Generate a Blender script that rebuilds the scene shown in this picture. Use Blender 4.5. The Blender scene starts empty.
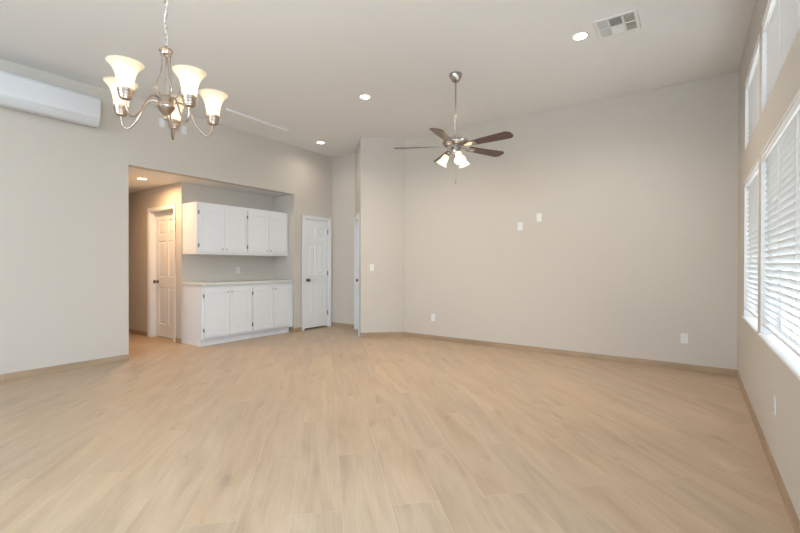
import bpy, bmesh, math, random
from mathutils import Vector, Matrix
random.seed(7)
C = bpy.context.scene.collection
PI = math.pi

# ------------------------------------------------------------------ camera
cd = bpy.data.cameras.new('camera'); cam = bpy.data.objects.new('camera', cd); C.objects.link(cam)
yaw, pit, rol, foc = math.radians(34.942), math.radians(-0.297), math.radians(0.132), 420.9
F = Vector((-math.sin(yaw)*math.cos(pit), math.cos(yaw)*math.cos(pit), math.sin(pit)))
R = Vector((math.cos(yaw), math.sin(yaw), 0)); U = R.cross(F)
R2 = R*math.cos(rol) + U*math.sin(rol); U2 = U*math.cos(rol) - R*math.sin(rol)
m = Matrix((R2, U2, -F)).transposed().to_4x4(); m.translation = Vector((0, 0, 1.23))
cam.matrix_world = m
cd.sensor_width = 36; cd.lens = foc/800*36; cd.clip_start = 0.02
bpy.context.scene.camera = cam

# ------------------------------------------------------------------ world, exposure, big lights
sc = bpy.context.scene
sc.view_settings.view_transform = 'Standard'; sc.view_settings.look = 'None'
sc.view_settings.gamma = 1; sc.view_settings.use_curve_mapping = False
sc.view_settings.exposure = 0.92
w = bpy.data.worlds.new('sky'); sc.world = w; w.use_nodes = True
wn = w.node_tree.nodes; wn['Background'].inputs[0].default_value = (0.76, 0.87, 1.0, 1)
wn['Background'].inputs[1].default_value = 3.3

def area(name, loc, rot, sx, sy, power, col, spread=180):
    l = bpy.data.lights.new(name, 'AREA'); l.shape = 'RECTANGLE'; l.size = sx; l.size_y = sy
    l.energy = power; l.color = col; l.spread = math.radians(spread)
    o = bpy.data.objects.new(name, l); C.objects.link(o); o.location = loc; o.rotation_euler = rot
    return o
# fill lights added outside unseen, made-up openings to brighten the room
area('fill_light_rear_door', (-1.9, -3.72, 1.2), (PI/2+.15, 0, 0), 1.7, 2.1, 14, (0.70, 0.84, 1.0))
area('fill_light_rear_top', (-2.6, -3.72, 2.86), (PI/2+.12, 0, 0), 3.4, .65, 75, (0.70, 0.84, 1.0))  # added to lift the ceiling and upper back wall
area('fill_light_side', (0.66, -0.55, 1.45), (0, PI/2+.1, 0), 1.4, 3.6, 70, (0.70, 0.84, 1.0))

sun = bpy.data.lights.new('sun', 'SUN'); sun.energy = 4.0; sun.angle = math.radians(.6); sun.color = (1, .96, .9)
so = bpy.data.objects.new('sun', sun); C.objects.link(so); so.rotation_euler = Vector((.1, .2, -.95)).to_track_quat('-Z', 'Y').to_euler()

# ------------------------------------------------------------------ materials
def new_mat(name):
    mt = bpy.data.materials.new(name); mt.use_nodes = True
    return mt, mt.node_tree.nodes, mt.node_tree.links, mt.node_tree.nodes['Principled BSDF']
def simple(name, col, rough=0.5, metal=0.0, noise=0.03, scale=8.0, bump=0.0, bscale=200, spec=0.5, coat=0):
    mt, n, l, p = new_mat(name)
    p.inputs['Roughness'].default_value = rough; p.inputs['Metallic'].default_value = metal
    p.inputs['Specular IOR Level'].default_value = spec
    if coat: p.inputs['Coat Weight'].default_value = coat
    tc = n.new('ShaderNodeTexCoord'); nz = n.new('ShaderNodeTexNoise'); nz.inputs['Scale'].default_value = scale
    nz.inputs['Detail'].default_value = 4
    l.new(tc.outputs['Object'], nz.inputs['Vector'])
    mx = n.new('ShaderNodeMix'); mx.data_type = 'RGBA'
    mx.inputs[6].default_value = (*[c*(1-noise) for c in col], 1)
    mx.inputs[7].default_value = (*[min(1, c*(1+noise)) for c in col], 1)
    l.new(nz.outputs['Fac'], mx.inputs[0]); l.new(mx.outputs[2], p.inputs['Base Color'])
    if bump:
        b = n.new('ShaderNodeTexNoise'); b.inputs['Scale'].default_value = bscale; b.inputs['Detail'].default_value = 2
        l.new(tc.outputs['Object'], b.inputs['Vector'])
        bp = n.new('ShaderNodeBump'); bp.inputs['Strength'].default_value = bump; bp.inputs['Distance'].default_value = 0.002
        l.new(b.outputs['Fac'], bp.inputs['Height']); l.new(bp.outputs['Normal'], p.inputs['Normal'])
    return mt
M = {}
M['wall'] = simple('wall_paint', (0.565, 0.516, 0.46), 0.75, noise=0.012, scale=1.5, bump=0.25, bscale=90, spec=0.3)
M['ceiling'] = simple('ceiling_paint', (0.80, 0.80, 0.80), 0.8, noise=0.012, scale=1.5, bump=0.25, bscale=80, spec=0.2)
M['white'] = simple('white_semigloss', (0.76, 0.765, 0.775), 0.4, noise=0.015)
M['cabinet'] = simple('white_cabinet_paint', (0.72, 0.72, 0.735), 0.42, noise=0.015)
M['counter'] = simple('pale_laminate', (0.62, 0.62, 0.58), 0.35, noise=0.08, scale=60)
M['plastic'] = simple('white_plastic', (0.74, 0.735, 0.725), 0.3, noise=0.01)
M['ac'] = simple('appliance_white', (0.65, 0.655, 0.67), 0.16, noise=0.01)
M['acdark'] = simple('louver_grey', (0.58, 0.585, 0.59), 0.35, noise=0.01)
M['nickel'] = simple('brushed_nickel', (0.62, 0.585, 0.54), 0.36, 1.0, noise=0.06, scale=40)
M['nickelwarm'] = simple('satin_nickel', (0.42, 0.345, 0.29), 0.3, 1.0, noise=0.06, scale=40)
M['nickeldark'] = simple('polished_nickel', (0.46, 0.43, 0.40), 0.22, 1.0, noise=0.08, scale=40)
M['bronze'] = simple('dark_bronze', (0.16, 0.13, 0.105), 0.3, 0.9, noise=0.1, scale=40)
M['hinge'] = simple('hinge_steel', (0.22, 0.21, 0.20), 0.35, 0.9, noise=0.05)
M['dark'] = simple('unlit_black', (0.03, 0.028, 0.025), 0.8)  # near-black colour stands in for unlit space behind doors and in slots
M['duct'] = simple('duct_grey', (0.28, 0.28, 0.28), 0.7)
M['slat'] = simple('blind_slat_white', (0.84, 0.84, 0.84), 0.4, noise=0.01)
def translucent(mt, fac, col):
    n, l = mt.node_tree.nodes, mt.node_tree.links; p = n['Principled BSDF']; o = n['Material Output']
    t = n.new('ShaderNodeBsdfTranslucent'); t.inputs[0].default_value = (*col, 1)
    m_ = n.new('ShaderNodeMixShader'); m_.inputs[0].default_value = fac
    l.new(p.outputs[0], m_.inputs[1]); l.new(t.outputs[0], m_.inputs[2]); l.new(m_.outputs[0], o.inputs['Surface']); return mt
M['vinyl'] = translucent(simple('blind_vinyl', (0.80, 0.80, 0.80), 0.4, noise=0.01), .20, (.8, .8, .79))
M['cord'] = simple('white_cord', (0.75, 0.74, 0.72), 0.7, noise=0.03)
M['grille'] = simple('vent_white', (0.78, 0.78, 0.77), 0.4, noise=0.01)
M['stucco'] = simple('pale_stucco', (0.82, 0.80, 0.77), 0.9, noise=0.06, scale=5, bump=0.5)
M['gravel'] = simple('pale_gravel', (0.66, 0.63, 0.58), 0.95, noise=0.2, scale=40)

def floor_mat(name, axis=0, base=False):
    mt, n, l, p = new_mat(name)
    def math_(op, a, b=None, c=None):
        k = n.new('ShaderNodeMath'); k.operation = op
        for i, v in enumerate((a, b, c)):
            if v is None: continue
            if isinstance(v, (int, float)): k.inputs[i].default_value = v
            else: l.new(v, k.inputs[i])
        return k.outputs[0]
    geo = n.new('ShaderNodeNewGeometry'); sp = n.new('ShaderNodeSeparateXYZ'); l.new(geo.outputs['Position'], sp.inputs[0])
    X, Y, Z = sp.outputs
    if not base:
        s = math.sqrt(.5)
        u = math_('MULTIPLY', math_('ADD', X, Y), s)       # across the planks
        v = math_('MULTIPLY', math_('SUBTRACT', Y, X), s)  # along the planks
        W, L = 0.2483, 1.228
        cu = math_('DIVIDE', math_('SUBTRACT', u, 0.085), W)
        iu = math_('FLOOR', cu); fu = math_('SUBTRACT', cu, iu)
        par = math_('FLOORED_MODULO', iu, 2.0)
        cv = math_('DIVIDE', math_('ADD', math_('SUBTRACT', v, 2.729), math_('MULTIPLY', par, L/2)), L)
    else:
        v = math_('ADD', X, Y) if axis == 2 else (Y if axis == 1 else X)
        u = Z; W, L = 0.3, 1.228
        cu = math_('DIVIDE', math_('ADD', u, 0.1), W); iu = math_('FLOOR', cu); fu = math_('SUBTRACT', cu, iu)
        cv = math_('DIVIDE', v, L)
    iv = math_('FLOOR', cv); fv = math_('SUBTRACT', cv, iv)
    cb = n.new('ShaderNodeCombineXYZ'); l.new(iu, cb.inputs[0]); l.new(iv, cb.inputs[1])
    wn_ = n.new('ShaderNodeTexWhiteNoise'); wn_.noise_dimensions = '3D'; l.new(cb.outputs[0], wn_.inputs['Vector'])
    rnd = wn_.outputs['Value']
    sepc = n.new('ShaderNodeSeparateColor'); l.new(wn_.outputs['Color'], sepc.inputs[0])
    # grain coordinates, shifted plank by plank
    gc = n.new('ShaderNodeCombineXYZ')
    l.new(math_('ADD', math_('MULTIPLY', v, 0.7), math_('MULTIPLY', rnd, 37.0)), gc.inputs[0])
    l.new(math_('ADD', math_('MULTIPLY', u, 4.5), math_('MULTIPLY', sepc.outputs[1], 19.0)), gc.inputs[1])
    nz = n.new('ShaderNodeTexNoise'); nz.inputs['Scale'].default_value = 1.6; nz.inputs['Detail'].default_value = 5; nz.inputs['Roughness'].default_value = 0.55
    nz.inputs['Distortion'].default_value = 0.9
    l.new(gc.outputs[0], nz.inputs['Vector'])
    g2 = n.new('ShaderNodeCombineXYZ')
    l.new(math_('ADD', math_('MULTIPLY', v, 3.0), math_('MULTIPLY', rnd, 11.0)), g2.inputs[0])
    l.new(math_('MULTIPLY', u, 90.0), g2.inputs[1])
    nf = n.new('ShaderNodeTexNoise'); nf.inputs['Scale'].default_value = 1.0; nf.inputs['Detail'].default_value = 3
    l.new(g2.outputs[0], nf.inputs['Vector'])
    rm = n.new('ShaderNodeValToRGB'); e = rm.color_ramp.elements
    e[0].position = 0.25; e[0].color = (0.392, 0.290, 0.200, 1)
    e[1].position = 0.72; e[1].color = (0.528, 0.414, 0.300, 1)
    e_ = e.new(0.5); e_.color = (0.470, 0.358, 0.250, 1)
    l.new(nz.outputs['Fac'], rm.inputs[0])
    # plank to plank tone: pinker / greyer
    tn = n.new('ShaderNodeMix'); tn.data_type = 'RGBA'; tn.blend_type = 'MULTIPLY'; tn.inputs[0].default_value = 1
    tr = n.new('ShaderNodeValToRGB'); t = tr.color_ramp.elements
    t[0].position = 0; t[0].color = (0.955, 0.965, 0.97, 1); t[1].position = 1; t[1].color = (1.04, 1.015, 0.97, 1)
    tm = t.new(0.5); tm.color = (1.0, 0.965, 0.95, 1)
    l.new(rnd, tr.inputs[0]); l.new(rm.outputs[0], tn.inputs[6]); l.new(tr.outputs[0], tn.inputs[7])
    fn = n.new('ShaderNodeMix'); fn.data_type = 'RGBA'; fn.blend_type = 'MULTIPLY'; fn.inputs[0].default_value = 1
    fr = n.new('ShaderNodeValToRGB'); q = fr.color_ramp.elements
    q[0].position = 0.3; q[0].color = (0.93, 0.925, 0.92, 1); q[1].position = 0.7; q[1].color = (1.03, 1.03, 1.03, 1)
    l.new(nf.outputs['Fac'], fr.inputs[0]); l.new(tn.outputs[2], fn.inputs[6]); l.new(fr.outputs[0], fn.inputs[7])
    # occasional dark knots
    kc = n.new('ShaderNodeCombineXYZ'); l.new(math_('MULTIPLY', v, 1.3), kc.inputs[0]); l.new(math_('MULTIPLY', u, 4.0), kc.inputs[1])
    kn = n.new('ShaderNodeTexNoise'); kn.inputs['Scale'].default_value = 1.7; kn.inputs['Detail'].default_value = 3; l.new(kc.outputs[0], kn.inputs['Vector'])
    kr = n.new('ShaderNodeMapRange'); kr.inputs[1].default_value = 0.63; kr.inputs[2].default_value = 0.78; l.new(kn.outputs['Fac'], kr.inputs[0])
    km = n.new('ShaderNodeMix'); km.data_type = 'RGBA'; km.inputs[7].default_value = (0.30, 0.225, 0.16, 1)
    l.new(math_('MULTIPLY', kr.outputs[0], 0.8), km.inputs[0]); l.new(fn.outputs[2], km.inputs[6])
    # grout lines
    eu = math_('MULTIPLY', math_('MINIMUM', fu, math_('SUBTRACT', 1.0, fu)), W)
    ev = math_('MULTIPLY', math_('MINIMUM', fv, math_('SUBTRACT', 1.0, fv)), L)
    ed = math_('MINIMUM', eu, ev) if not base else ev
    gm = math_('LESS_THAN', ed, 0.0013)
    gx = n.new('ShaderNodeMix'); gx.data_type = 'RGBA'; gx.inputs[7].default_value = (0.60, 0.50, 0.38, 1)
    l.new(math_('MULTIPLY', gm, .7), gx.inputs[0]); l.new(km.outputs[2], gx.inputs[6])
    fin = n.new('ShaderNodeMix'); fin.data_type = 'RGBA'; fin.blend_type = 'MULTIPLY'; fin.inputs[0].default_value = 1
    fin.inputs[7].default_value = (.84, .80, .76, 1) if base else (1, 1, 1, 1)
    l.new(gx.outputs[2], fin.inputs[6]); l.new(fin.outputs[2], p.inputs['Base Color'])
    rr = math_('ADD', math_('MULTIPLY', nz.outputs['Fac'], 0.12), 0.36)
    l.new(math_('MAXIMUM', rr, math_('MULTIPLY', gm, 0.8)), p.inputs['Roughness'])
    p.inputs['Specular IOR Level'].default_value = 0.4
    bp = n.new('ShaderNodeBump'); bp.inputs['Strength'].default_value = 0.25; bp.inputs['Distance'].default_value = 0.001
    l.new(math_('SUBTRACT', nf.outputs['Fac'], math_('MULTIPLY', gm, 1.0)), bp.inputs['Height'])
    l.new(bp.outputs['Normal'], p.inputs['Normal'])
    return mt
M['floor'] = floor_mat('oak_look_plank_tile')
M['base_x'] = floor_mat('oak_tile_base_x', 0, True); M['base_y'] = floor_mat('oak_tile_base_y', 1, True)

def wood_mat():
    mt, n, l, p = new_mat('dark_walnut_blade')
    tc = n.new('ShaderNodeTexCoord'); mp = n.new('ShaderNodeMapping'); mp.inputs['Scale'].default_value = (1.5, 22, 5)
    nz = n.new('ShaderNodeTexNoise'); nz.inputs['Scale'].default_value = 3; nz.inputs['Detail'].default_value = 5; nz.inputs['Distortion'].default_value = 0.6
    l.new(tc.outputs['Object'], mp.inputs[0]); l.new(mp.outputs[0], nz.inputs['Vector'])
    r = n.new('ShaderNodeValToRGB'); r.color_ramp.elements[0].position = .3; r.color_ramp.elements[0].color = (0.05, 0.022, 0.018, 1)
    r.color_ramp.elements[1].position = .75; r.color_ramp.elements[1].color = (0.15, 0.065, 0.05, 1)
    l.new(nz.outputs['Fac'], r.inputs[0]); l.new(r.outputs[0], p.inputs['Base Color'])
    p.inputs['Roughness'].default_value = 0.3
    return mt
M['walnut'] = wood_mat()

def shade_mat(name, col, tr=0.6):
    mt, n, l, p = new_mat(name)
    out = n['Material Output']
    tc = n.new('ShaderNodeTexCoord'); nz = n.new('ShaderNodeTexNoise'); nz.inputs['Scale'].default_value = 14; nz.inputs['Detail'].default_value = 3
    l.new(tc.outputs['Object'], nz.inputs['Vector'])
    cr = n.new('ShaderNodeValToRGB'); cr.color_ramp.elements[0].color = (*[c*.94 for c in col], 1); cr.color_ramp.elements[1].color = (*col, 1)
    l.new(nz.outputs['Fac'], cr.inputs[0])
    d = n.new('ShaderNodeBsdfDiffuse'); t = n.new('ShaderNodeBsdfTranslucent'); g = n.new('ShaderNodeBsdfGlossy'); g.inputs['Roughness'].default_value = 0.15
    l.new(cr.outputs[0], d.inputs[0]); l.new(cr.outputs[0], t.inputs[0])
    m1 = n.new('ShaderNodeMixShader'); m1.inputs[0].default_value = tr; l.new(d.outputs[0], m1.inputs[1]); l.new(t.outputs[0], m1.inputs[2])
    m2 = n.new('ShaderNodeMixShader'); m2.inputs[0].default_value = 0.04; l.new(m1.outputs[0], m2.inputs[1]); l.new(g.outputs[0], m2.inputs[2])
    l.new(m2.outputs[0], out.inputs['Surface'])
    return mt
M['alabaster'] = shade_mat('alabaster_glass', (0.95, 0.88, 0.74), 0.55)
M['opal'] = shade_mat('opal_glass', (0.97, 0.90, 0.80), 0.6)

def emis(name, col, s):
    mt, n, l, p = new_mat(name)
    p.inputs['Base Color'].default_value = (0.9, 0.88, 0.84, 1)
    tc = n.new('ShaderNodeTexCoord'); nz = n.new('ShaderNodeTexNoise'); nz.inputs['Scale'].default_value = 30
    l.new(tc.outputs['Object'], nz.inputs['Vector'])
    mr = n.new('ShaderNodeMapRange'); mr.inputs[3].default_value = s*.97; mr.inputs[4].default_value = s*1.03
    l.new(nz.outputs['Fac'], mr.inputs[0]); l.new(mr.outputs[0], p.inputs['Emission Strength'])
    p.inputs['Emission Color'].default_value = (*col, 1)
    return mt
M['led'] = emis('lit_lens', (1.0, 0.90, 0.76), 7)
M['ledwarm'] = emis('lit_lens_warm', (1.0, 0.80, 0.55), 7)
M['bulb'] = emis('lit_bulb', (1.0, 0.82, 0.58), 6)

def glass_mat():
    mt, n, l, p = new_mat('window_glass'); out = n['Material Output']
    t = n.new('ShaderNodeBsdfTransparent'); t.inputs[0].default_value = (0.96, 0.98, 0.97, 1)
    g = n.new('ShaderNodeBsdfGlossy'); g.inputs['Roughness'].default_value = 0.02
    f = n.new('ShaderNodeFresnel'); f.inputs[0].default_value = 1.45
    ms = n.new('ShaderNodeMixShader'); fm = n.new('ShaderNodeMath'); fm.operation = 'MULTIPLY'; fm.inputs[1].default_value = .3
    l.new(f.outputs[0], fm.inputs[0]); l.new(fm.outputs[0], ms.inputs[0]); l.new(t.outputs[0], ms.inputs[1]); l.new(g.outputs[0], ms.inputs[2])
    l.new(ms.outputs[0], out.inputs['Surface'])
    return mt
M['glass'] = glass_mat()

# ------------------------------------------------------------------ helpers
class MB:
    def __init__(s): s.bm = bmesh.new()
    def box(s, x0, x1, y0, y1, z0, z1, bev=0.0, mat=None, seg=1):
        b = bmesh.new(); bmesh.ops.create_cube(b, size=1)
        bmesh.ops.scale(b, vec=(abs(x1-x0), abs(y1-y0), abs(z1-z0)), verts=b.verts)
        bmesh.ops.translate(b, vec=((x0+x1)/2, (y0+y1)/2, (z0+z1)/2), verts=b.verts)
        if bev: bmesh.ops.bevel(b, geom=list(b.edges), offset=bev, segments=seg, affect='EDGES', profile=0.5)
        s.add(b, mat); return s
    def add(s, b, mat=None, smooth=False):
        if mat is not None: bmesh.ops.transform(b, matrix=mat, verts=b.verts)
        if smooth:
            for f in b.faces: f.smooth = True
        me = bpy.data.meshes.new('t'); b.to_mesh(me); b.free(); s.bm.from_mesh(me); bpy.data.meshes.remove(me)
    def lathe(s, prof, mat=None, n=32, smooth=True, caps=True):
        b = bmesh.new(); rings = []
        for (r, z) in prof:
            rings.append([b.verts.new((r*math.cos(2*PI*i/n), r*math.sin(2*PI*i/n), z)) for i in range(n)] if r > 1e-6 else [b.verts.new((0, 0, z))])
        for a, c in zip(rings, rings[1:]):
            for i in range(n):
                j = (i+1) % n
                if len(a) == 1 and len(c) == 1: continue
                if len(a) == 1: b.faces.new((a[0], c[i], c[j]))
                elif len(c) == 1: b.faces.new((a[i], a[j], c[0]))
                else: b.faces.new((a[i], a[j], c[j], c[i]))
        if caps:
            for rg in (rings[0], rings[-1]):
                if len(rg) > 1: b.faces.new(rg)
        bmesh.ops.recalc_face_normals(b, faces=b.faces)
        s.add(b, mat, smooth); return s
    def tube(s, pts, rad, n=10, mat=None, flat=1.0, close=False):
        pts = [Vector(p) for p in pts]; b = bmesh.new(); rings = []; N = len(pts)
        up = Vector((0, 0, 1)); prev = None
        for i, p_ in enumerate(pts):
            if close: t = (pts[(i+1) % N]-pts[i-1]).normalized()
            else: t = (pts[min(i+1, N-1)]-pts[max(i-1, 0)]).normalized()
            if prev is None:
                a = t.cross(up) if abs(t.dot(up)) < .95 else t.cross(Vector((1, 0, 0)))
            else: a = prev - t*prev.dot(t)
            a.normalize(); prev = a; c = t.cross(a)
            r = rad[i] if isinstance(rad, (list, tuple)) else rad
            rings.append([b.verts.new(p_ + a*r*math.cos(2*PI*k/n) + c*r*flat*math.sin(2*PI*k/n)) for k in range(n)])
        prs = list(zip(rings, rings[1:]))
        if close: prs.append((rings[-1], rings[0]))
        for A, B in prs:
            for k in range(n): b.faces.new((A[k], A[(k+1) % n], B[(k+1) % n], B[k]))
        if not close: b.faces.new(rings[0]); b.faces.new(rings[-1])
        bmesh.ops.recalc_face_normals(b, faces=b.faces)
        s.add(b, mat, True); return s
    def prism(s, poly, h0, h1, mat=None, bev=0.0, smooth=False):   # poly in xy, extruded in z
        b = bmesh.new(); lo = [b.verts.new((x, y, h0)) for x, y in poly]; hi = [b.verts.new((x, y, h1)) for x, y in poly]
        b.faces.new(lo); b.faces.new(hi); n = len(poly)
        for i in range(n): b.faces.new((lo[i], lo[(i+1) % n], hi[(i+1) % n], hi[i]))
        bmesh.ops.recalc_face_normals(b, faces=b.faces)
        if bev: bmesh.ops.bevel(b, geom=list(b.edges), offset=bev, segments=2, affect='EDGES', profile=.5)
        s.add(b, mat, smooth); return s
    def build(s, name, mat, parent=None, loc=None):
        bmesh.ops.remove_doubles(s.bm, verts=s.bm.verts, dist=1e-6)
        me = bpy.data.meshes.new(name); s.bm.to_mesh(me); s.bm.free()
        me.materials.append(mat)
        if any(p_.use_smooth for p_ in me.polygons): me.set_sharp_from_angle(angle=math.radians(42))
        o = bpy.data.objects.new(name, me); C.objects.link(o)
        if parent is not None: o.parent = parent
        if loc is not None: o.location = loc
        return o
def smooth_angle(o, deg=35):
    for p_ in o.data.polygons: p_.use_smooth = True
    try:
        o.data.set_sharp_from_angle(angle=math.radians(deg))
    except Exception: pass
    return o
def spline(ctrl, n=6):
    P = [Vector(c) for c in ctrl]; P = [P[0]*2-P[1]] + P + [P[-1]*2-P[-2]]; out = []
    for i in range(1, len(P)-2):
        for k in range(n):
            t = k/n; a, b, c, d = P[i-1], P[i], P[i+1], P[i+2]
            out.append(0.5*((2*b)+(c-a)*t+(2*a-5*b+4*c-d)*t*t+(3*b-a-3*c+d)*t**3))
    out.append(P[-2]); return out
def tag(o, label=None, cat=None, group=None, kind=None):
    if label: o['label'] = label
    if cat: o['category'] = cat
    if group: o['group'] = group
    if kind: o['kind'] = kind
    return o
def empty(name, loc=(0, 0, 0), rz=0, rot=None):
    o = bpy.data.objects.new(name, None); C.objects.link(o); o.location = loc
    o.rotation_euler = rot if rot else (0, 0, rz); o.empty_display_size = .1
    return o
def copy_tree(o, parent=None):
    c = o.copy(); C.objects.link(c); c.parent = parent
    for ch in list(o.children): copy_tree(ch, c)
    return c

XL, XR, YB, H = -5.917, 0.396, 5.948, 3.359

def wall(name, A, B, z0, z1, thick, holes=(), bev=0.0, mat='wall', label=None):
    """front face on the line A->B (room on the left of A->B), body behind it"""
    A = Vector((A[0], A[1], 0)); B = Vector((B[0], B[1], 0)); L = (B-A).length; d = (B-A)/L; nrm = Vector((d.y, -d.x, 0))
    us = sorted({0, L, *[h[0] for h in holes], *[h[1] for h in holes]}); zs = sorted({z0, z1, *[h[2] for h in holes], *[h[3] for h in holes]})
    def filled(i, j):
        if i < 0 or j < 0 or i >= len(us)-1 or j >= len(zs)-1: return False
        u, z = (us[i]+us[i+1])/2, (zs[j]+zs[j+1])/2
        return not any(h[0] < u < h[1] and h[2] < z < h[3] for h in holes)
    b = bmesh.new()
    def P(u, z, k): return b.verts.new(A + d*u + nrm*(thick*k) + Vector((0, 0, z)))
    for i in range(len(us)-1):
        for j in range(len(zs)-1):
            if not filled(i, j): continue
            u0, u1, a, c = us[i], us[i+1], zs[j], zs[j+1]
            for k in (0, 1): b.faces.new([P(u0, a, k), P(u1, a, k), P(u1, c, k), P(u0, c, k)])
            if not filled(i-1, j): b.faces.new([P(u0, a, 0), P(u0, a, 1), P(u0, c, 1), P(u0, c, 0)])
            if not filled(i+1, j): b.faces.new([P(u1, a, 0), P(u1, a, 1), P(u1, c, 1), P(u1, c, 0)])
            if not filled(i, j-1): b.faces.new([P(u0, a, 0), P(u0, a, 1), P(u1, a, 1), P(u1, a, 0)])
            if not filled(i, j+1): b.faces.new([P(u0, c, 0), P(u0, c, 1), P(u1, c, 1), P(u1, c, 0)])
    bmesh.ops.remove_doubles(b, verts=b.verts, dist=1e-5); bmesh.ops.recalc_face_normals(b, faces=b.faces)
    if bev:
        es = []
        for e in b.edges:
            if len(e.link_faces) == 2 and e.calc_face_angle() > .5 and abs(e.verts[0].co.z-e.verts[1].co.z) > .1: es.append(e)
        bmesh.ops.bevel(b, geom=es, offset=bev, segments=4, affect='EDGES', profile=.5)
    mb = MB(); mb.add(b); o = mb.build(name, M[mat]); o['kind'] = 'structure'
    return smooth_angle(o, 40) if bev else o

# ------------------------------------------------------------------ room shell
fl = MB().box(-10.2, XR+.25, -3.75, 7.4, -0.1, 0).build('floor', M['floor']); fl['kind'] = 'structure'
ce = MB().box(XL-.14, XR+.25, -3.75, 7.4, H, H+.12).build('ceiling', M['ceiling']); ce['kind'] = 'structure'

OZ = 2.492                                   # head of the hall opening
DZ = 2.06                                    # door opening head
wall('wall_left', (XL, 6.22), (XL, -3.6), 0, H, .12, holes=[(6.22-5.135, 6.22-2.42, 0, OZ), (6.22-6.0, 6.22-5.37, 0, DZ+.02)])
# window openings on the right wall
WN = dict(upper_far=(4.15, 5.235, 2.33, 2.975), upper_near=(2.05, 4.0, 2.33, 2.975), lower_far=(4.15, 5.235, 0.72, 2.04), lower_near=(2.05, 4.0, 0.72, 2.04))
wall('wall_right', (XR, -3.6), (XR, YB+.12), 0, H, .17, holes=[(a+3.6, b+3.6, c, d) for a, b, c, d in WN.values()] + [(1.2, 4.9, .72, 2.03), (1.2, 4.9, 2.33, 2.945)])  # last two openings serve only the added light windows
wall('wall_back', (XR, YB), (-4.16, YB), 0, H, .12)
P0, P1, Q = (-4.60, 5.418), (-4.07, 5.948), (-5.31, 6.103)
wall('wall_corner', P1, P0, 0, H, .12, bev=.02)
dq = Vector((Q[0]-P0[0], Q[1]-P0[1], 0)); LQ = dq.length; dq.normalize()
P0b = (P0[0]+dq.x*.12, P0[1]+dq.y*.12)
wall('wall_return', P0b, Q, 0, H, .12, holes=[(.06, LQ-.12-.085, 0, DZ)])
wall('wall_alcove', (-5.2, 6.103), (XL-.12, 6.103), 0, H, .12)
wall('wall_front', (XL-.12, -3.6), (XR+.17, -3.6), 0, H, .12, holes=[(3.237, 5.037, 0, 2.2), (1.7, 5.2, 2.5, 3.2)])  # both openings are made up to admit light
# hallway and niche
wall('wall_hall', (-6.5, 3.4), (-10, 3.4), 0, OZ+.1, .12, holes=[(.215, 1.0, 0, DZ+.045)])
wall('wall_hall_near', (-10, 2.42), (XL-.12, 2.42), 0, OZ+.1, .12)
wall('wall_hall_end', (-10, 3.5), (-10, 2.3), 0, OZ+.1, .12)
wall('wall_niche', (-6.5, 5.25), (-6.5, 3.52), 0, OZ+.1, .12)
wall('wall_niche_side', (XL-.12, 5.135), (-6.5, 5.135), 0, OZ+.1, .12)
hc = MB().box(-10.1, XL-.12, 2.3, 5.25, OZ, OZ+.1).build('ceiling_hall', M['ceiling']); hc['kind'] = 'structure'
rf = MB().box(-10.2, XL-.12, 2.2, 5.4, OZ+.1, OZ+.2).build('ceiling_hall_cap', M['ceiling']); rf['kind'] = 'structure'

# dark sheets added behind the doors to block daylight; no closets are built
def backing(name, A, B, z1):
    o = wall(name, A, B, 0, z1, .05, mat='dark'); return o
backing('light_block_left', (XL-.13, 6.1), (XL-.13, 5.27), 2.3)
backing('light_block_hall', (-6.6, 3.53), (-7.7, 3.53), 2.3)
nq = Vector((dq.y, -dq.x, 0))
A_ = Vector((P0[0], P0[1], 0))+dq*.17+nq*.13; B_ = Vector((Q[0], Q[1], 0))-dq*.02+nq*.13
backing('light_block_return', A_[:2], B_[:2], 2.3)

# baseboards of the same plank tile
def baseboard(name, A, B, hgt=.074, th=.011, mat='base_x'):
    A = Vector((*A, 0)); B = Vector((*B, 0)); L = (B-A).length; d = (B-A)/L; nr = Vector((-d.y, d.x, 0))
    mtx = Matrix((( d.x, nr.x, 0, A.x), (d.y, nr.y, 0, A.y), (0, 0, 1, 0), (0, 0, 0, 1)))
    mb = MB(); mb.prism([(0.0, 0.0), (L, 0.0), (L, th), (0.0, th)], 0, hgt-.004, mat=mtx)
    mb.prism([(0.0, 0.0), (L, 0.0), (L, th*.6), (0.0, th*.6)], hgt-.004, hgt, mat=mtx)
    o = mb.build(name, M[mat]); o['kind'] = 'structure'; return o
baseboard('baseboard_left', (XL, 2.42), (XL, -3.6), mat='base_y')
baseboard('baseboard_left_jamb', (XL, 5.30), (XL, 5.135), mat='base_y')
baseboard('baseboard_left_end', (XL, 6.103), (XL, 6.063), mat='base_y')
baseboard('baseboard_back', (XR, YB), (-4.07, YB))
baseboard('baseboard_right', (XR, -3.6), (XR, YB), mat='base_y')
baseboard('baseboard_corner', P1, P0)
baseboard('baseboard_alcove', (-5.31, 6.103), (XL, 6.103))
baseboard('baseboard_hall_near', (-10, 2.42), (XL-.12, 2.42))
baseboard('baseboard_hall', (-6.5, 3.4), (-6.66, 3.4))
baseboard('baseboard_hall_far', (-7.56, 3.4), (-10, 3.4))
baseboard('baseboard_niche_side', (XL, 5.135), (-6.5, 5.135), mat='base_x')
baseboard('baseboard_front', (XL, -3.6), (XL+3.1, -3.6))

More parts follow.
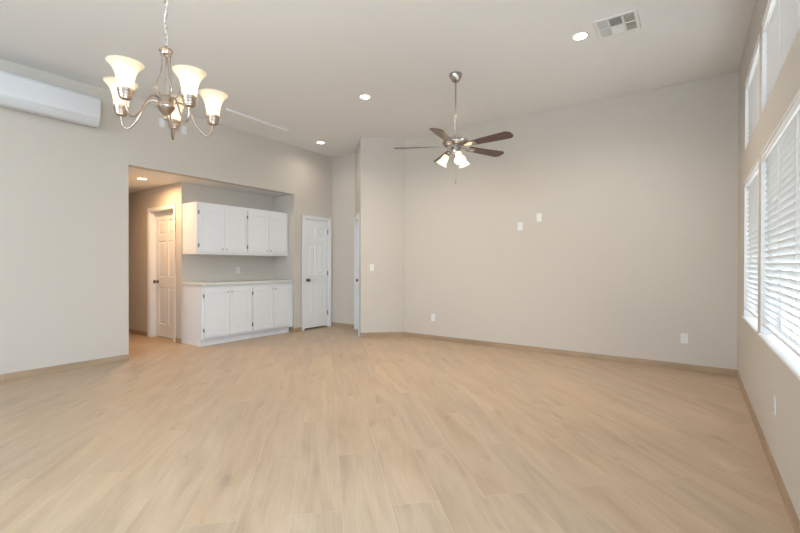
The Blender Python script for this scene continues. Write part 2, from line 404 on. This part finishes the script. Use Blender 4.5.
# ------------------------------------------------------------------ doors
def panel_sheet(w, h, cells, us, zs, sunk, ramp, raise_, rin):
    """face in the local xz plane (y=0 front, +y goes in) with panels in given (i,j) cells"""
    b = bmesh.new()
    def q(pts): b.faces.new([b.verts.new(p_) for p_ in pts])
    def loop(x0, x1, z0, z1, y): return [(x0, y, z0), (x1, y, z0), (x1, y, z1), (x0, y, z1)]
    for i in range(len(us)-1):
        for j in range(len(zs)-1):
            x0, x1, z0, z1 = us[i], us[i+1], zs[j], zs[j+1]
            if (i, j) not in cells: q(loop(x0, x1, z0, z1, 0)); continue
            L0 = loop(x0, x1, z0, z1, 0); L1 = loop(x0+ramp, x1-ramp, z0+ramp, z1-ramp, sunk)
            a = ramp+.006; L2 = loop(x0+a, x1-a, z0+a, z1-a, sunk); c = a+rin
            L3 = loop(x0+c, x1-c, z0+c, z1-c, sunk-raise_)
            for A, B in ((L0, L1), (L1, L2), (L2, L3)):
                for k in range(4): q([A[k], A[(k+1) % 4], B[(k+1) % 4], B[k]])
            q(L3)
    return b
def door_leaf_mesh(w, h, th=.035):
    st = .105 if w > .6 else .085; mid = .085
    c = w/2
    us = [0, st, c-mid/2, c+mid/2, w-st, w]; zs = [0, .21, .83, 1.0, 1.60, 1.70, h-.13, h]
    cells = {(i, j) for i in (1, 3) for j in (1, 3, 5)}
    mb = MB(); mb.add(panel_sheet(w, h, cells, us, zs, .009, .012, .006, .028))
    mb.add(panel_sheet(w, h, cells, us, zs, .009, .012, .006, .028), mat=Matrix.Translation((w, th, 0)) @ Matrix.Rotation(PI, 4, 'Z'))
    b = bmesh.new()
    for pts in ([(0, 0, 0), (0, th, 0), (0, th, h), (0, 0, h)], [(w, 0, 0), (w, th, 0), (w, th, h), (w, 0, h)],
                [(0, 0, 0), (w, 0, 0), (w, th, 0), (0, th, 0)], [(0, 0, h), (w, 0, h), (w, th, h), (0, th, h)]):
        b.faces.new([b.verts.new(p_) for p_ in pts])
    mb.add(b); bmesh.ops.recalc_face_normals(mb.bm, faces=mb.bm.faces)
    return mb
def make_door(name, origin, rz, w, head, recess, wallth=.12, knob_side=0, hinges=True, gap=.02, cas=.06, label=None):
    """local x along the opening 0..w, y into the wall (front face y=0), z up"""
    root = empty(name, origin, rz); root['kind'] = 'structure'
    if label: root['label'] = label
    # casing
    mb = MB()
    for x0, x1 in ((-cas, 0.004), (w-.004, w+cas)):
        mb.box(x0, x1, -.016, 0, 0, head+.004, bev=.004)
        mb.box(min(x0, x1)+(.0 if x0 < 0 else cas-.016), min(x0, x1)+(.018 if x0 < 0 else cas+.004), -.021, 0, 0, head+cas, bev=.003)
    mb.box(-cas, w+cas, -.016, 0, head-.004, head+cas, bev=.004)
    mb.box(-cas, w+cas, -.021, 0, head+cas-.018, head+cas, bev=.003)
    mb.build('door_casing', M['white'], root)
    # jamb lining and stop
    j = MB(); t = .014
    j.box(0, t, 0, wallth, 0, head); j.box(w-t, w, 0, wallth, 0, head); j.box(t, w-t, 0, wallth, head-t, head)
    s0 = recess+.036
    if s0+.012 <= wallth:
        j.box(t, t+.01, s0, s0+.012, 0, head-t); j.box(w-t-.01, w-t, s0, s0+.012, 0, head-t); j.box(t+.01, w-t-.01, s0, s0+.012, head-t-.01, head-t)
    j.build('door_jamb', M['white'], root)
    lw, lh = w-2*t-.005, head-t-gap-.003
    leaf = door_leaf_mesh(lw, lh).build('door_leaf', M['white'], root, loc=(t+.0025, recess, gap))
    kx = .065 if knob_side == 0 else lw-.065
    k = MB(); mt = Matrix.Translation((kx, 0, .93-gap)) @ Matrix.Rotation(PI/2, 4, 'X')
    k.lathe([(.001, 0), (.032, 0), (.032, .004), (.026, .008), (.012, .011), (.011, .030), (.020, .036), (.028, .046), (.029, .056), (.024, .066), (.012, .071), (0, .072)], mat=mt, n=24)
    kn = k.build('door_knob', M['bronze'], leaf)
    if hinges:
        hx = lw+.001 if knob_side == 0 else -.001
        for z in (.25, 1.02, lh-.2):
            hb = MB(); hb.lathe([(0, -.045), (.006, -.045), (.0065, 0), (.006, .045), (0, .048)], mat=Matrix.Translation((hx, -.005, z)), n=10)
            hb.box(hx-.016, hx, -.0015, 0, z-.044, z+.044)
            hb.build('hinge', M['hinge'], leaf)
    return root
RZL = PI/2   # local x -> +Y, local y -> -X : faces +X room
make_door('door_1', (XL, 5.37, 0), RZL, .63, DZ+.02, .002, gap=.032)
# hall door : face -Y ; local x -> +X, local y -> +Y
make_door('door_2', (-7.50, 3.4, 0), 0, .785, DZ+.045, .083, knob_side=0, hinges=False, gap=.012)
# door in the return wall : wall front face seen from the alcove side; local x from far to near end
ang = math.atan2(-dq.y, -dq.x)
# local x along -dq (from Q towards P0), local y must go into the wall = nq
org = Vector((Q[0], Q[1], 0)) - dq*.085
make_door('door_3', org, ang, LQ-.12-.085-.06, DZ, .07, knob_side=0, hinges=False, gap=.012)

# unseen glass door behind the camera, made up to let in light
pd = empty('added_patio_door', (XL-.12+3.237, -3.6, 0)); pd['kind'] = 'structure'
mb = MB()
for x0, x1 in ((0, .06), (.87, .93), (1.74, 1.8)): mb.box(x0, x1, -.09, -.03, 0, 2.2)
mb.box(0, 1.8, -.09, -.03, 2.13, 2.2); mb.box(0, 1.8, -.09, -.03, 0, .06); mb.build('door_frame', M['white'], pd)
MB().box(.06, 1.74, -.064, -.058, .06, 2.13).build('pane', M['glass'], pd)

cl = empty('window_6', (XL-.12+1.7, -3.6, 2.5)); cl['kind'] = 'structure'  # unseen high windows added to light the upper part of the room
mb = MB()
for x0, x1 in ((0, .05), (1.15, 1.2), (2.3, 2.35), (3.45, 3.5)): mb.box(x0, x1, -.09, -.03, 0, .7)
mb.box(0, 3.5, -.09, -.03, .65, .7); mb.box(0, 3.5, -.09, -.03, 0, .05); mb.build('window_frame', M['white'], cl)
MB().box(.05, 3.45, -.064, -.058, .05, .65).build('pane', M['glass'], cl)

# ------------------------------------------------------------------ windows
gy = XR+.17
def make_window(name, y0, y1, z0, z1, div=True):
    root = empty(name, (XR, y0, z0)); root['kind'] = 'structure'
    W, Hh = y1-y0, z1-z0
    f = MB(); a, b = .105, .155; t = .06
    f.box(a, b, 0, t, 0, Hh); f.box(a, b, W-t, W, 0, Hh); f.box(a, b, t, W-t, 0, t); f.box(a, b, t, W-t, Hh-t, Hh)
    if div: f.box(a+.005, b-.005, W/2-.025, W/2+.025, t, Hh-t)
    f.build('window_frame', M['white'], root)
    MB().box(.128, .133, t, W-t, t, Hh-t).build('pane', M['glass'], root)
    if z0 < 1:      # white sill board with a small nose
        MB().box(-.014, .105, 0.001, W-.001, 0.0005, .018, bev=.004).build('window_sill', M['white'], root)
    else:
        MB().box(.0, .105, 0.001, W-.001, 0.0005, .008, bev=.002).build('window_sill', M['white'], root)
    ln = MB()
    ln.box(.0, .105, 0.0003, .006, .019, Hh-.0003); ln.box(.0, .105, W-.006, W-.0003, .019, Hh-.0003)
    ln.build('window_reveal', M['white'], root)
    return root
for i, k_ in enumerate(('upper_far', 'upper_near', 'lower_far', 'lower_near')): make_window('window_%d' % (i+1), *WN[k_])
make_window('window_5', -2.4, 1.3, .72, 2.03)  # unseen window beside the camera, added to let in side light
make_window('window_7', -2.4, 1.3, 2.33, 2.945)  # unseen upper twin, likewise added for its light

def make_blind(y0, y1, z0, z1, zb, tilt, label):
    """z0..z1 opening, zb bottom rail underside"""
    W = y1-y0-.016
    root = empty('window_blind', (XR, y0+.008, zb))
    tag(root, label, 'blind')
    top = z1-zb
    v = MB(); v.box(.001, .012, .001, W-.001, top-.066, top-.003, bev=.003)
    v.box(-.005, .008, .0, W, top-.020, top-.003, bev=.003); v.box(-.003, .008, .001, W-.001, top-.068, top-.056, bev=.003)
    v.build('valance', M['slat'], root)
    MB().box(.0125, .060, 0, W, top-.058, top-.006, bev=.003).build('headrail', M['slat'], root)
    s = MB(); cx = .034; hw = .025; zz = .045; ct, st_ = math.cos(tilt), math.sin(tilt)
    while zz < top-.062:
        # slightly crowned slat, inner edge up
        pts = []
        for k in range(5):
            q_ = -1+k*.5; cr = .0022*(1-q_*q_)
            pts.append((cx+hw*q_*ct+cr*st_, zz-hw*q_*st_+cr*ct))
        lo = [(x-.0026*st_, z-.0026*ct) for x, z in reversed(pts)]
        b = bmesh.new(); poly = pts+lo
        A = [b.verts.new((x, 0.001, z)) for x, z in poly]; B = [b.verts.new((x, W-.001, z)) for x, z in poly]
        b.faces.new(A); b.faces.new(B); n_ = len(poly)
        for i in range(n_): b.faces.new((A[i], A[(i+1) % n_], B[(i+1) % n_], B[i]))
        bmesh.ops.recalc_face_normals(b, faces=b.faces); s.add(b); zz += .0435
    s.build('slats', M['vinyl'], root)
    MB().box(cx-.024, cx+.024, .002, W-.002, 0, .014, bev=.003, mat=Matrix.Translation((cx, 0, .01)) @ Matrix.Rotation(.35, 4, 'Y') @ Matrix.Translation((-cx, 0, -.01))).build('bottom_rail', M['slat'], root)
    n_ = max(2, int(round(W/.55))); 
    for i in range(n_):
        y = .14+(W-.28)*i/(n_-1); c_ = MB()
        for x in (cx-.0265, cx+.0265): c_.tube([(x, y, .02), (x, y, top-.05)], .0011, 6)
        c_.build('ladder_cord', M['cord'], root)
    return root
t30 = math.radians(48)
make_blind(*WN['upper_far'][:2], *WN['upper_far'][2:], 2.34, math.radians(60), 'small white slatted blind of the upper far window, in the corner near the ceiling')
make_blind(*WN['upper_near'][:2], *WN['upper_near'][2:], 2.34, math.radians(60), 'white slatted blind of the upper near window, closest to the ceiling and the camera')
make_blind(*WN['lower_far'][:2], *WN['lower_far'][2:], .80, t30, 'narrow white slatted blind of the lower far window, beside the back corner')
make_blind(*WN['lower_near'][:2], *WN['lower_near'][2:], .79, t30, 'largest white slatted blind, of the lower near window at the right edge')

# yard outside
g = MB().box(-16, 16, -14, 18, -.25, -.12).build('yard_ground', M['gravel']); g['kind'] = 'structure'
fw = MB().box(8.2, 8.4, -10, 18, -.12, 1.35).box(8.15, 8.45, -10, 18, 1.35, 1.43); 
for yy in range(-8, 15, 3): fw.box(8.1, 8.2, yy, yy+.4, -.12, 1.5)
fo = fw.build('garden_wall', M['stucco']); fo['kind'] = 'structure'

# ------------------------------------------------------------------ cabinets
def cab_door(w, h, knob, parent, loc, hinge_side, th=.019):
    us = [0, .058, w-.058, w]; zs = [0, .058, h-.058, h]
    mb = MB(); mb.add(panel_sheet(w, h, {(1, 1)}, us, zs, .004, .008, .0025, .030))
    b = bmesh.new()
    for pts in ([(0, 0, 0), (0, th, 0), (0, th, h), (0, 0, h)], [(w, 0, 0), (w, th, 0), (w, th, h), (w, 0, h)],
                [(0, 0, 0), (w, 0, 0), (w, th, 0), (0, th, 0)], [(0, 0, h), (w, 0, h), (w, th, h), (0, th, h)],
                [(0, th, 0), (w, th, 0), (w, th, h), (0, th, h)]):
        b.faces.new([b.verts.new(p_) for p_ in pts])
    mb.add(b); bmesh.ops.recalc_face_normals(mb.bm, faces=mb.bm.faces)
    d = mb.build('door', M['cabinet'], parent, loc=loc)
    k = MB(); k.lathe([(0, 0), (.008, 0), (.006, .004), (.006, .014), (.013, .019), (.0155, .025), (.012, .030), (0, .032)], mat=Matrix.Translation((knob[0], 0, knob[1])) @ Matrix.Rotation(PI/2, 4, 'X'), n=16)
    k.build('knob', M['nickel'], d)
    hx = -.006 if hinge_side == 0 else w+.006
    for z in ((.10, h-.10) if hinge_side < 2 else ()):
        hb = MB(); hb.lathe([(0, -.03), (.0062, -.03), (.0062, .03), (0, .03)], mat=Matrix.Translation((hx, .0, z)), n=10)
        hb.box(hx-.007, hx+.007, .008, .018, z-.024, z+.024); hb.build('hinge', M['hinge'], d)
    return d
def cab_unit(name, origin, W, depth, z0, z1, toe, label, cat, knob_low, left_margin, right_margin):
    """local x = +Y of the room, local y = into the wall"""
    root = empty(name, origin, RZL); tag(root, label, cat)
    MB().box(0, W, .021, depth, z0, z1, bev=.0015).build('carcass', M['cabinet'], root)
    # face frame
    f = MB(); st = .03
    f.box(0, W, .0195, .021, z0, z1)
    f.build('face_frame', M['cabinet'], root)
    if toe:
        MB().box(.003, W-(.04 if right_margin > .02 else .0), .075, depth, 0, z0).build('toe_kick', M['cabinet'], root)
    lo, hi = z0+.035, z1-.055
    a, b = left_margin, W-right_margin; mid = (a+b)/2; dw = mid-a-.0025
    kz = .05 if knob_low else hi-lo-.05
    cab_door(dw, hi-lo, (dw-.035, kz), root, (a, 0, lo), 0)
    cab_door(dw, hi-lo, (.035, kz), root, (mid+.0025, 0, lo), 2)
    return root
cab_unit('wall_cabinet', (-6.072, 3.415, 0), .858, .426, 1.375, 2.160, False, 'white upper cabinet with two doors, the left one nearer the hallway', 'wall cabinet', True, .032, .014)
cab_unit('wall_cabinet', (-6.072, 4.2745, 0), .858, .426, 1.375, 2.160, False, 'white upper cabinet with two doors, the right one against the niche side wall', 'wall cabinet', True, .014, .032)
cab_unit('base_cabinet', (-5.935, 3.415, 0), .858, .563, .105, .905, True, 'white base cabinet with two doors, the left one nearer the hallway', 'base cabinet', False, .032, .014)
cab_unit('base_cabinet', (-5.935, 4.2745, 0), .858, .563, .105, .905, True, 'white base cabinet with two doors, the right one by the niche side wall', 'base cabinet', False, .014, .032)
ct = MB().box(-6.498, -5.915, 3.405, 5.133, .906, .946, bev=.004)
tag(ct.build('countertop', M['counter']), 'pale plain countertop lying across both white base cabinets', 'countertop')

# ------------------------------------------------------------------ wall plates
def plate(name, loc, rz, kind, label, cat, group=None):
    """local x right, z up, faces -y"""
    root = empty(name, loc, rz); tag(root, label, cat, group)
    MB().box(-.035, .035, -.0055, -.0005, -.0575, .0575, bev=.0025, seg=2).build('plate', M['plastic'], root)
    if kind == 'outlet':
        for z in (-.021, .021):
            r = MB(); r.box(-.016, .016, -.0075, -.005, z-.0145, z+.0145, bev=.001)
            ro = r.build('receptacle', M['plastic'], root)
            s = MB(); s.box(-.0075, -.0055, -.0079, -.0074, z-.002, z+.008); s.box(.0055, .0075, -.0079, -.0074, z-.002, z+.008); s.box(-.002, .002, -.0079, -.0074, z-.010, z-.006)
            s.build('slot', M['dark'], ro)
    elif kind == 'switch':
        MB().box(-.0165, .0165, -.009, -.005, -.033, .033, bev=.0015).build('rocker', M['plastic'], root)
    elif kind == 'coax':
        MB().lathe([(0, 0), (.006, 0), (.006, .010), (.003, .010), (0, .010)], mat=Matrix.Translation((0, -.0055, 0)) @ Matrix.Rotation(PI/2, 4, 'X'), n=12).build('connector', M['nickel'], root)
    return root
plate('power_outlet', (-2.05, YB, 1.78), 0, 'outlet', 'lower left of the two white plates high on the back wall', 'outlet')
plate('cable_outlet', (-1.78, YB, 1.89), 0, 'coax', 'upper right of the two white plates high on the back wall', 'outlet')
plate('power_outlet', (-3.49, YB, .36), 0, 'outlet', 'white outlet low on the back wall near the angled wall corner', 'outlet')
plate('power_outlet', (-.09, YB, .37), 0, 'outlet', 'white outlet low on the back wall nearest the window wall', 'outlet')
plate('power_outlet', (XR, 3.28, .405), -PI/2, 'outlet', 'white outlet low on the window wall below the near window', 'outlet')
plate('power_outlet', (-6.5, 4.39, 1.12), PI/2, 'outlet', 'white outlet in the niche between countertop and upper cabinets', 'outlet')
sd = Vector((P1[0]-P0[0], P1[1]-P0[1], 0)).normalized()
sp_ = Vector((P0[0], P0[1], 0)) + sd*.195
plate('light_switch', (sp_.x, sp_.y, 1.175), math.atan2(sd.y, sd.x), 'switch', 'white rocker light switch on the narrow angled wall', 'switch')
plate('blank_plate', (XL, 2.83, 3.14), PI/2, 'blank', 'left small white plate high on left wall behind chandelier', 'wall plate')
plate('blank_plate', (XL, 3.13, 3.12), PI/2, 'blank', 'right small white plate high on left wall behind chandelier', 'wall plate')

# ------------------------------------------------------------------ mini split air conditioner
ac = empty('air_conditioner', (XL, 1.05, 2.838)); tag(ac, 'white wall-mounted air conditioner high on the left wall', 'air conditioner')
def yprism(mb, poly, y0, y1, bev=0):
    m_ = Matrix(((1, 0, 0, 0), (0, 0, -1, 0), (0, 1, 0, 0), (0, 0, 0, 1)))  # (x,z,h)->(x,-h,z)
    mb.prism(poly, -y1, -y0, mat=m_, bev=bev); return mb
L_ = .985
body = MB(); yprism(body, [(.001, .03), (.06, .005), (.125, .0), (.165, .012), (.192, .045), (.205, .085), (.205, .315), (.18, .342), (.001, .365)], 0, L_, bev=.006)
smooth_angle(body.build('body', M['ac'], ac), 30)
fp = MB(); yprism(fp, [(.196, .074), (.208, .078), (.218, .10), (.222, .14), (.220, .300), (.208, .322), (.19, .322)], .001, L_-.001, bev=.003)
smooth_angle(fp.build('front_panel', M['ac'], ac), 30)
lv = MB(); yprism(lv, [(.120, -.004), (.168, .006), (.196, .038), (.207, .072), (.203, .074), (.190, .042), (.164, .014), (.120, .002)], .05, L_-.14)
smooth_angle(lv.build('louver', M['acdark'], ac), 30)

# ------------------------------------------------------------------ recessed lights
def can(loc, r, warm, label, power, group):
    root = empty('recessed_light', loc); tag(root, label, 'ceiling light', group)
    MB().lathe([(r*.76, .0), (r*.78, -.004), (r*.92, -.007), (r, -.004), (r, -.0005), (r*.76, -.0005)], n=40, caps=False).build('trim_ring', M['white'], root)
    MB().lathe([(0, -.0045), (r*.5, -.0043), (r*.765, -.003), (r*.765, -.0008), (0, -.0008)], n=40, caps=False).build('lens', M['ledwarm' if warm else 'led'], root)
    l = bpy.data.lights.new('can_light', 'AREA'); l.shape = 'DISK'; l.size = r*1.4; l.energy = power
    l.color = (1, .62, .31) if warm else (1, .90, .78); l.spread = math.radians(170 if warm else 150)
    o = bpy.data.objects.new('lamp_light', l); C.objects.link(o); o.parent = root; o.location = (0, 0, -.012)
    return root
gr = 'round recessed ceiling lights'
can((-.88, 4.18, H), .075, False, 'recessed ceiling light nearest the camera, beside the air vent', 10, gr)
can((-3.44, 4.14, H), .075, False, 'recessed ceiling light to the left of the ceiling fan', 15, gr)
can((-5.37, 5.25, H), .075, False, 'recessed ceiling light above the white closet door, deep in the alcove', 2.2, gr)
can((-6.72, 2.93, OZ), .075, True, 'warm recessed light in the low hallway ceiling', 12, gr)

# ------------------------------------------------------------------ ceiling vent
vt = empty('air_vent', (-.57, 4.165, H)); tag(vt, 'white rectangular air vent on the ceiling beside a recessed light', 'air vent')
f = MB(); hx, hy = .17, .17
def ring(mb, a0, a1, b0, b1, t, z0, z1, bev=.002):
    mb.box(a0, a1, b0, b0+t, z0, z1, bev=bev); mb.box(a0, a1, b1-t, b1, z0, z1, bev=bev)
    mb.box(a0, a0+t, b0+t, b1-t, z0, z1, bev=bev); mb.box(a1-t, a1, b0+t, b1-t, z0, z1, bev=bev)
ring(f, -hx, hx, -hy, hy, .028, -.010, -.0005)
for x in (-.055, .055): f.box(x-.007, x+.007, -hy+.028, hy-.028, -.010, -.001)
f.box(-hx+.028, hx-.028, -.006, .006, -.010, -.001)
f.build('frame', M['grille'], vt)
MB().box(-hx+.02, hx-.02, -hy+.02, hy-.02, -.0012, -.0004).build('backing', M['duct'], vt)
def slats(xa, xb, ya, yb, along, tilt):
    s = MB(); n_ = 9
    for i in range(n_):
        q_ = (i+.5)/n_
        if along == 'y':
            x = xa+(xb-xa)*q_; mt = Matrix.Translation((x, (ya+yb)/2, -.0062)) @ Matrix.Rotation(tilt, 4, 'Y'); s.box(-.0052, .0052, -(yb-ya)/2, (yb-ya)/2, -.0004, .0004, mat=mt)
        else:
            y = ya+(yb-ya)*q_; mt = Matrix.Translation(((xa+xb)/2, y, -.0062)) @ Matrix.Rotation(tilt, 4, 'X'); s.box(-(xb-xa)/2, (xb-xa)/2, -.0052, .0052, -.0004, .0004, mat=mt)
    return s.build('slats', M['grille'], vt)
i0 = hx-.028
for (ya, yb, sg) in ((-i0, -.006, 1), (.006, i0, -1)):
    slats(-i0, -.062, ya, yb, 'y', -.75)
    slats(.062, i0, ya, yb, 'y', .75)
    slats(-.048, .048, ya, yb, 'x', .75*sg)

# thin strip on the ceiling
st_ = empty('ceiling_track', (-5.25, 3.36, H)); st_.rotation_euler = (0, 0, math.atan2(1.12, -.04)); tag(st_, 'thin straight white track on the ceiling near the left wall', 'ceiling track')
MB().box(0, 1.12, -.011, .011, -.030, -.0006, bev=.003).build('rail', M['white'], st_)
for x in (-.006, 1.108): MB().box(x, x+.018, -.013, .013, -.034, -.0006, bev=.003).build('end_cap', M['white'], st_)

# ------------------------------------------------------------------ ceiling fan
def pt_light(parent, loc, power, col, rad=.02):
    l = bpy.data.lights.new('bulb_light', 'POINT'); l.energy = power; l.color = col; l.shadow_soft_size = rad
    o = bpy.data.objects.new('bulb_light', l); C.objects.link(o); o.parent = parent; o.location = loc; return o
FX, FY, ZB = -2.197, 4.225, 2.55
fan = empty('ceiling_fan', (FX, FY, ZB)); tag(fan, 'five-blade ceiling fan with dark wooden blades, nickel body and lit shades', 'ceiling fan')
top = H-ZB
MB().lathe([(0, top-.001), (.072, top-.001), (.072, top-.012), (.066, top-.035), (.045, top-.075), (.035, top-.085), (.013, top-.087), (0, top-.087)], n=32).build('canopy', M['nickeldark'], fan)
MB().lathe([(0, top-.08), (.0095, top-.08), (.0095, .125), (0, .125)], n=16).build('downrod', M['nickeldark'], fan)
MB().lathe([(0, .135), (.022, .135), (.024, .10), (.05, .092), (.115, .080), (.142, .062), (.148, .040), (.140, .018), (.115, .004), (.098, -.002), (.098, -.018), (.06, -.026), (0, -.026)], n=48).build('motor_housing', M['nickeldark'], fan)
MB().lathe([(0, -.02), (.052, -.026), (.055, -.05), (.050, -.075), (.036, -.085), (.034, -.10), (.022, -.112), (0, -.114)], n=32).build('light_fitter', M['nickeldark'], fan)
def blade():
    ir = MB(); 
    ir.prism([(.10, -.018), (.15, -.012), (.185, -.034), (.265, -.042), (.272, 0), (.265, .042), (.185, .034), (.15, .012), (.10, .018)], -.0085, -.005, bev=.001)
    b = MB(); out = [(.175, -.050)]
    out += [(.63, -.074), (.655, -.071), (.688, -.040), (.690, -.03), (.690, .03), (.688, .040), (.655, .071), (.63, .074), (.175, .050)]
    b.prism(out, -.004, .003, bev=.0015)
    bo = b.build('blade', M['walnut'], fan); io = ir.build('blade_iron', M['nickeldark'], bo)
    for x, y in ((.205, -.02), (.205, .02), (.245, 0)):
        MB().lathe([(0, -.0115), (.005, -.0105), (.005, -.0085), (0, -.0085)], mat=Matrix.Translation((x, y, 0)), n=10).build('screw', M['nickeldark'], bo)
    return bo
b0 = blade()
for i in range(5):
    b_ = b0 if i == 0 else copy_tree(b0, fan)
    b_.rotation_mode = 'XYZ'
    a = math.radians(-79.5+72*i)
    b_.matrix_local = Matrix.Rotation(a, 4, 'Z') @ Matrix.Rotation(math.radians(-12), 4, 'X')
def shade_profile(k=1.0):
    o = [(.020, 0), (.026, .006), (.030, .022), (.033, .045), (.038, .070), (.047, .092), (.058, .108)]
    return [(r*k, z*k) for r, z in o] + [((r-.0025)*k, z*k-.0005) for r, z in reversed(o)]
yawd = 34.94
for th in (165, 42, -80):
    a = math.radians(th+yawd); ca, sa = math.cos(a), math.sin(a)
    arm = MB(); arm.tube(spline([(.03*ca, .03*sa, -.065), (.06*ca, .06*sa, -.060), (.085*ca, .085*sa, -.072), (.092*ca, .092*sa, -.085)], 5), .008, 10)
    arm.build('light_arm', M['nickeldark'], fan)
    tilt = math.radians(33)
    # local +z of shade points down and outwards
    ax = Vector((ca*math.sin(tilt), sa*math.sin(tilt), -math.cos(tilt)))
    q_ = Vector((0, 0, 1)).rotation_difference(ax)
    mt = Matrix.Translation((.088*ca, .088*sa, -.080)) @ q_.to_matrix().to_4x4()
    MB().lathe([(0, -.004), (.018, -.004), (.024, .004), (.027, .026), (.024, .027), (0, .020)], mat=mt, n=24).build('socket_cup', M['nickeldark'], fan)
    shd = MB().lathe(shade_profile(1.08), mat=mt @ Matrix.Translation((0, 0, .012)), n=36, caps=False).build('lamp_shade', M['opal'], fan)
    MB().lathe([(0, .02), (.011, .022), (.012, .04), (.021, .062), (.023, .076), (.016, .092), (0, .098)], mat=mt, n=20).build('bulb', M['bulb'], shd)
    pt_light(fan, mt @ Vector((0, 0, .104)), 6.0, (1, .82, .60), .02)
pc = MB()
px_, py_ = .045*math.cos(math.radians(-60)), .045*math.sin(math.radians(-60))
pc.tube([(px_, py_, -.07), (px_, py_, -.38)], .0012, 6)
pc.lathe([(0, -.43), (.006, -.425), (.0075, -.405), (.004, -.385), (0, -.38)], mat=Matrix.Translation((px_, py_, 0)), n=12)
pc.build('pull_chain', M['nickeldark'], fan)

# ------------------------------------------------------------------ chandelier
CX, CY, CZ = -2.470, 1.204, 2.1
ch = empty('chandelier', (CX, CY, CZ)); tag(ch, 'five-arm nickel chandelier with lit upturned alabaster glass shades', 'chandelier')
T = H-CZ
MB().lathe([(0, T-.001), (.065, T-.001), (.065, T-.010), (.055, T-.025), (.020, T-.038), (.010, T-.050), (0, T-.050)], n=32).build('canopy', M['nickelwarm'], ch)
cn = MB(); z = .375; i = 0
while z < T-.045:
    pts = []
    for k in range(14):
        a = 2*PI*k/14; x = .0095*math.cos(a); zz = .019*math.sin(a)
        pts.append((x, 0, z+.015+zz) if i % 2 == 0 else (0, x, z+.015+zz))
    cn.tube(pts, .0018, 6, close=True); z += .031; i += 1
cn.build('chain', M['nickelwarm'], ch)
cp = [(.007*math.cos(t*.9), .007*math.sin(t*.9), .37+(T-.42)*t/28) for t in range(29)]
MB().tube(cp, .0028, 6).build('cord', M['cord'], ch)
# top ring cup
MB().lathe([(0, .372), (.008, .370), (.010, .358), (.030, .352), (.036, .346), (.036, .336), (.030, .330), (.028, .318), (.012, .312), (0, .312)], n=28).build('top_cup', M['nickelwarm'], ch)
MB().lathe([(0, .35), (.0028, .35), (.0028, .05), (0, .05)], n=12).build('stem', M['nickelwarm'], ch)
MB().lathe([(0, .085), (.034, .082), (.041, .074), (.042, .030), (.048, .024), (.046, .016), (.028, -.010), (.014, -.022), (.009, -.027), (.015, -.036), (.015, -.045), (.008, -.053), (0, -.055)], n=36).build('hub', M['nickelwarm'], ch)
aw = MB().tube(spline([(.024, 0, .325), (.022, 0, .28), (.030, 0, .22), (.052, 0, .165), (.066, 0, .125), (.058, 0, .095), (.036, 0, .078)], 6), .0032, 8, flat=1.0).build('cage_wire', M['nickelwarm'], ch)
ar = MB().tube(spline([(.036, 0, .045), (.062, 0, .060), (.095, 0, .052), (.128, 0, .012), (.160, 0, -.050), (.195, 0, -.092), (.220, 0, -.100), (.243, 0, -.078), (.252, 0, -.030)], 6), .0056, 10).build('arm', M['nickelwarm'], ch)
cup = MB().lathe([(0, -.032), (.016, -.031), (.025, -.027), (.026, -.022), (.0305, -.020), (.0315, -.008), (.034, -.006), (.0345, .008), (.037, .010), (.0375, .024), (.034, .027), (.030, .026), (.028, .010), (0, .004)], mat=Matrix.Translation((.252, 0, 0)), n=32).build('socket_cup', M['nickelwarm'], ch)
o_ = [(.030, .012), (.034, .020), (.0365, .045), (.040, .075), (.047, .104), (.059, .129), (.073, .146), (.085, .156)]
prof = o_ + [(r-.0035, z-.0006) for r, z in reversed(o_)]
sh = MB().lathe(prof, mat=Matrix.Translation((.252, 0, 0)), n=44, caps=False).build('glass_shade', M['alabaster'], ch)
MB().lathe([(0, .018), (.012, .018), (.013, .040), (.024, .062), (.026, .078), (.017, .098), (0, .104)], mat=Matrix.Translation((.252, 0, 0)), n=20).build('bulb', M['bulb'], sh)
for i in range(5):
    for src in (aw, ar, cup, sh):
        c_ = src if i == 0 else copy_tree(src, ch)
        c_.rotation_euler = (0, 0, math.radians(72*i))
    a = math.radians(72*i)
    pt_light(ch, (.252*math.cos(a), .252*math.sin(a), .095), 1.7, (1, .86, .66), .02)
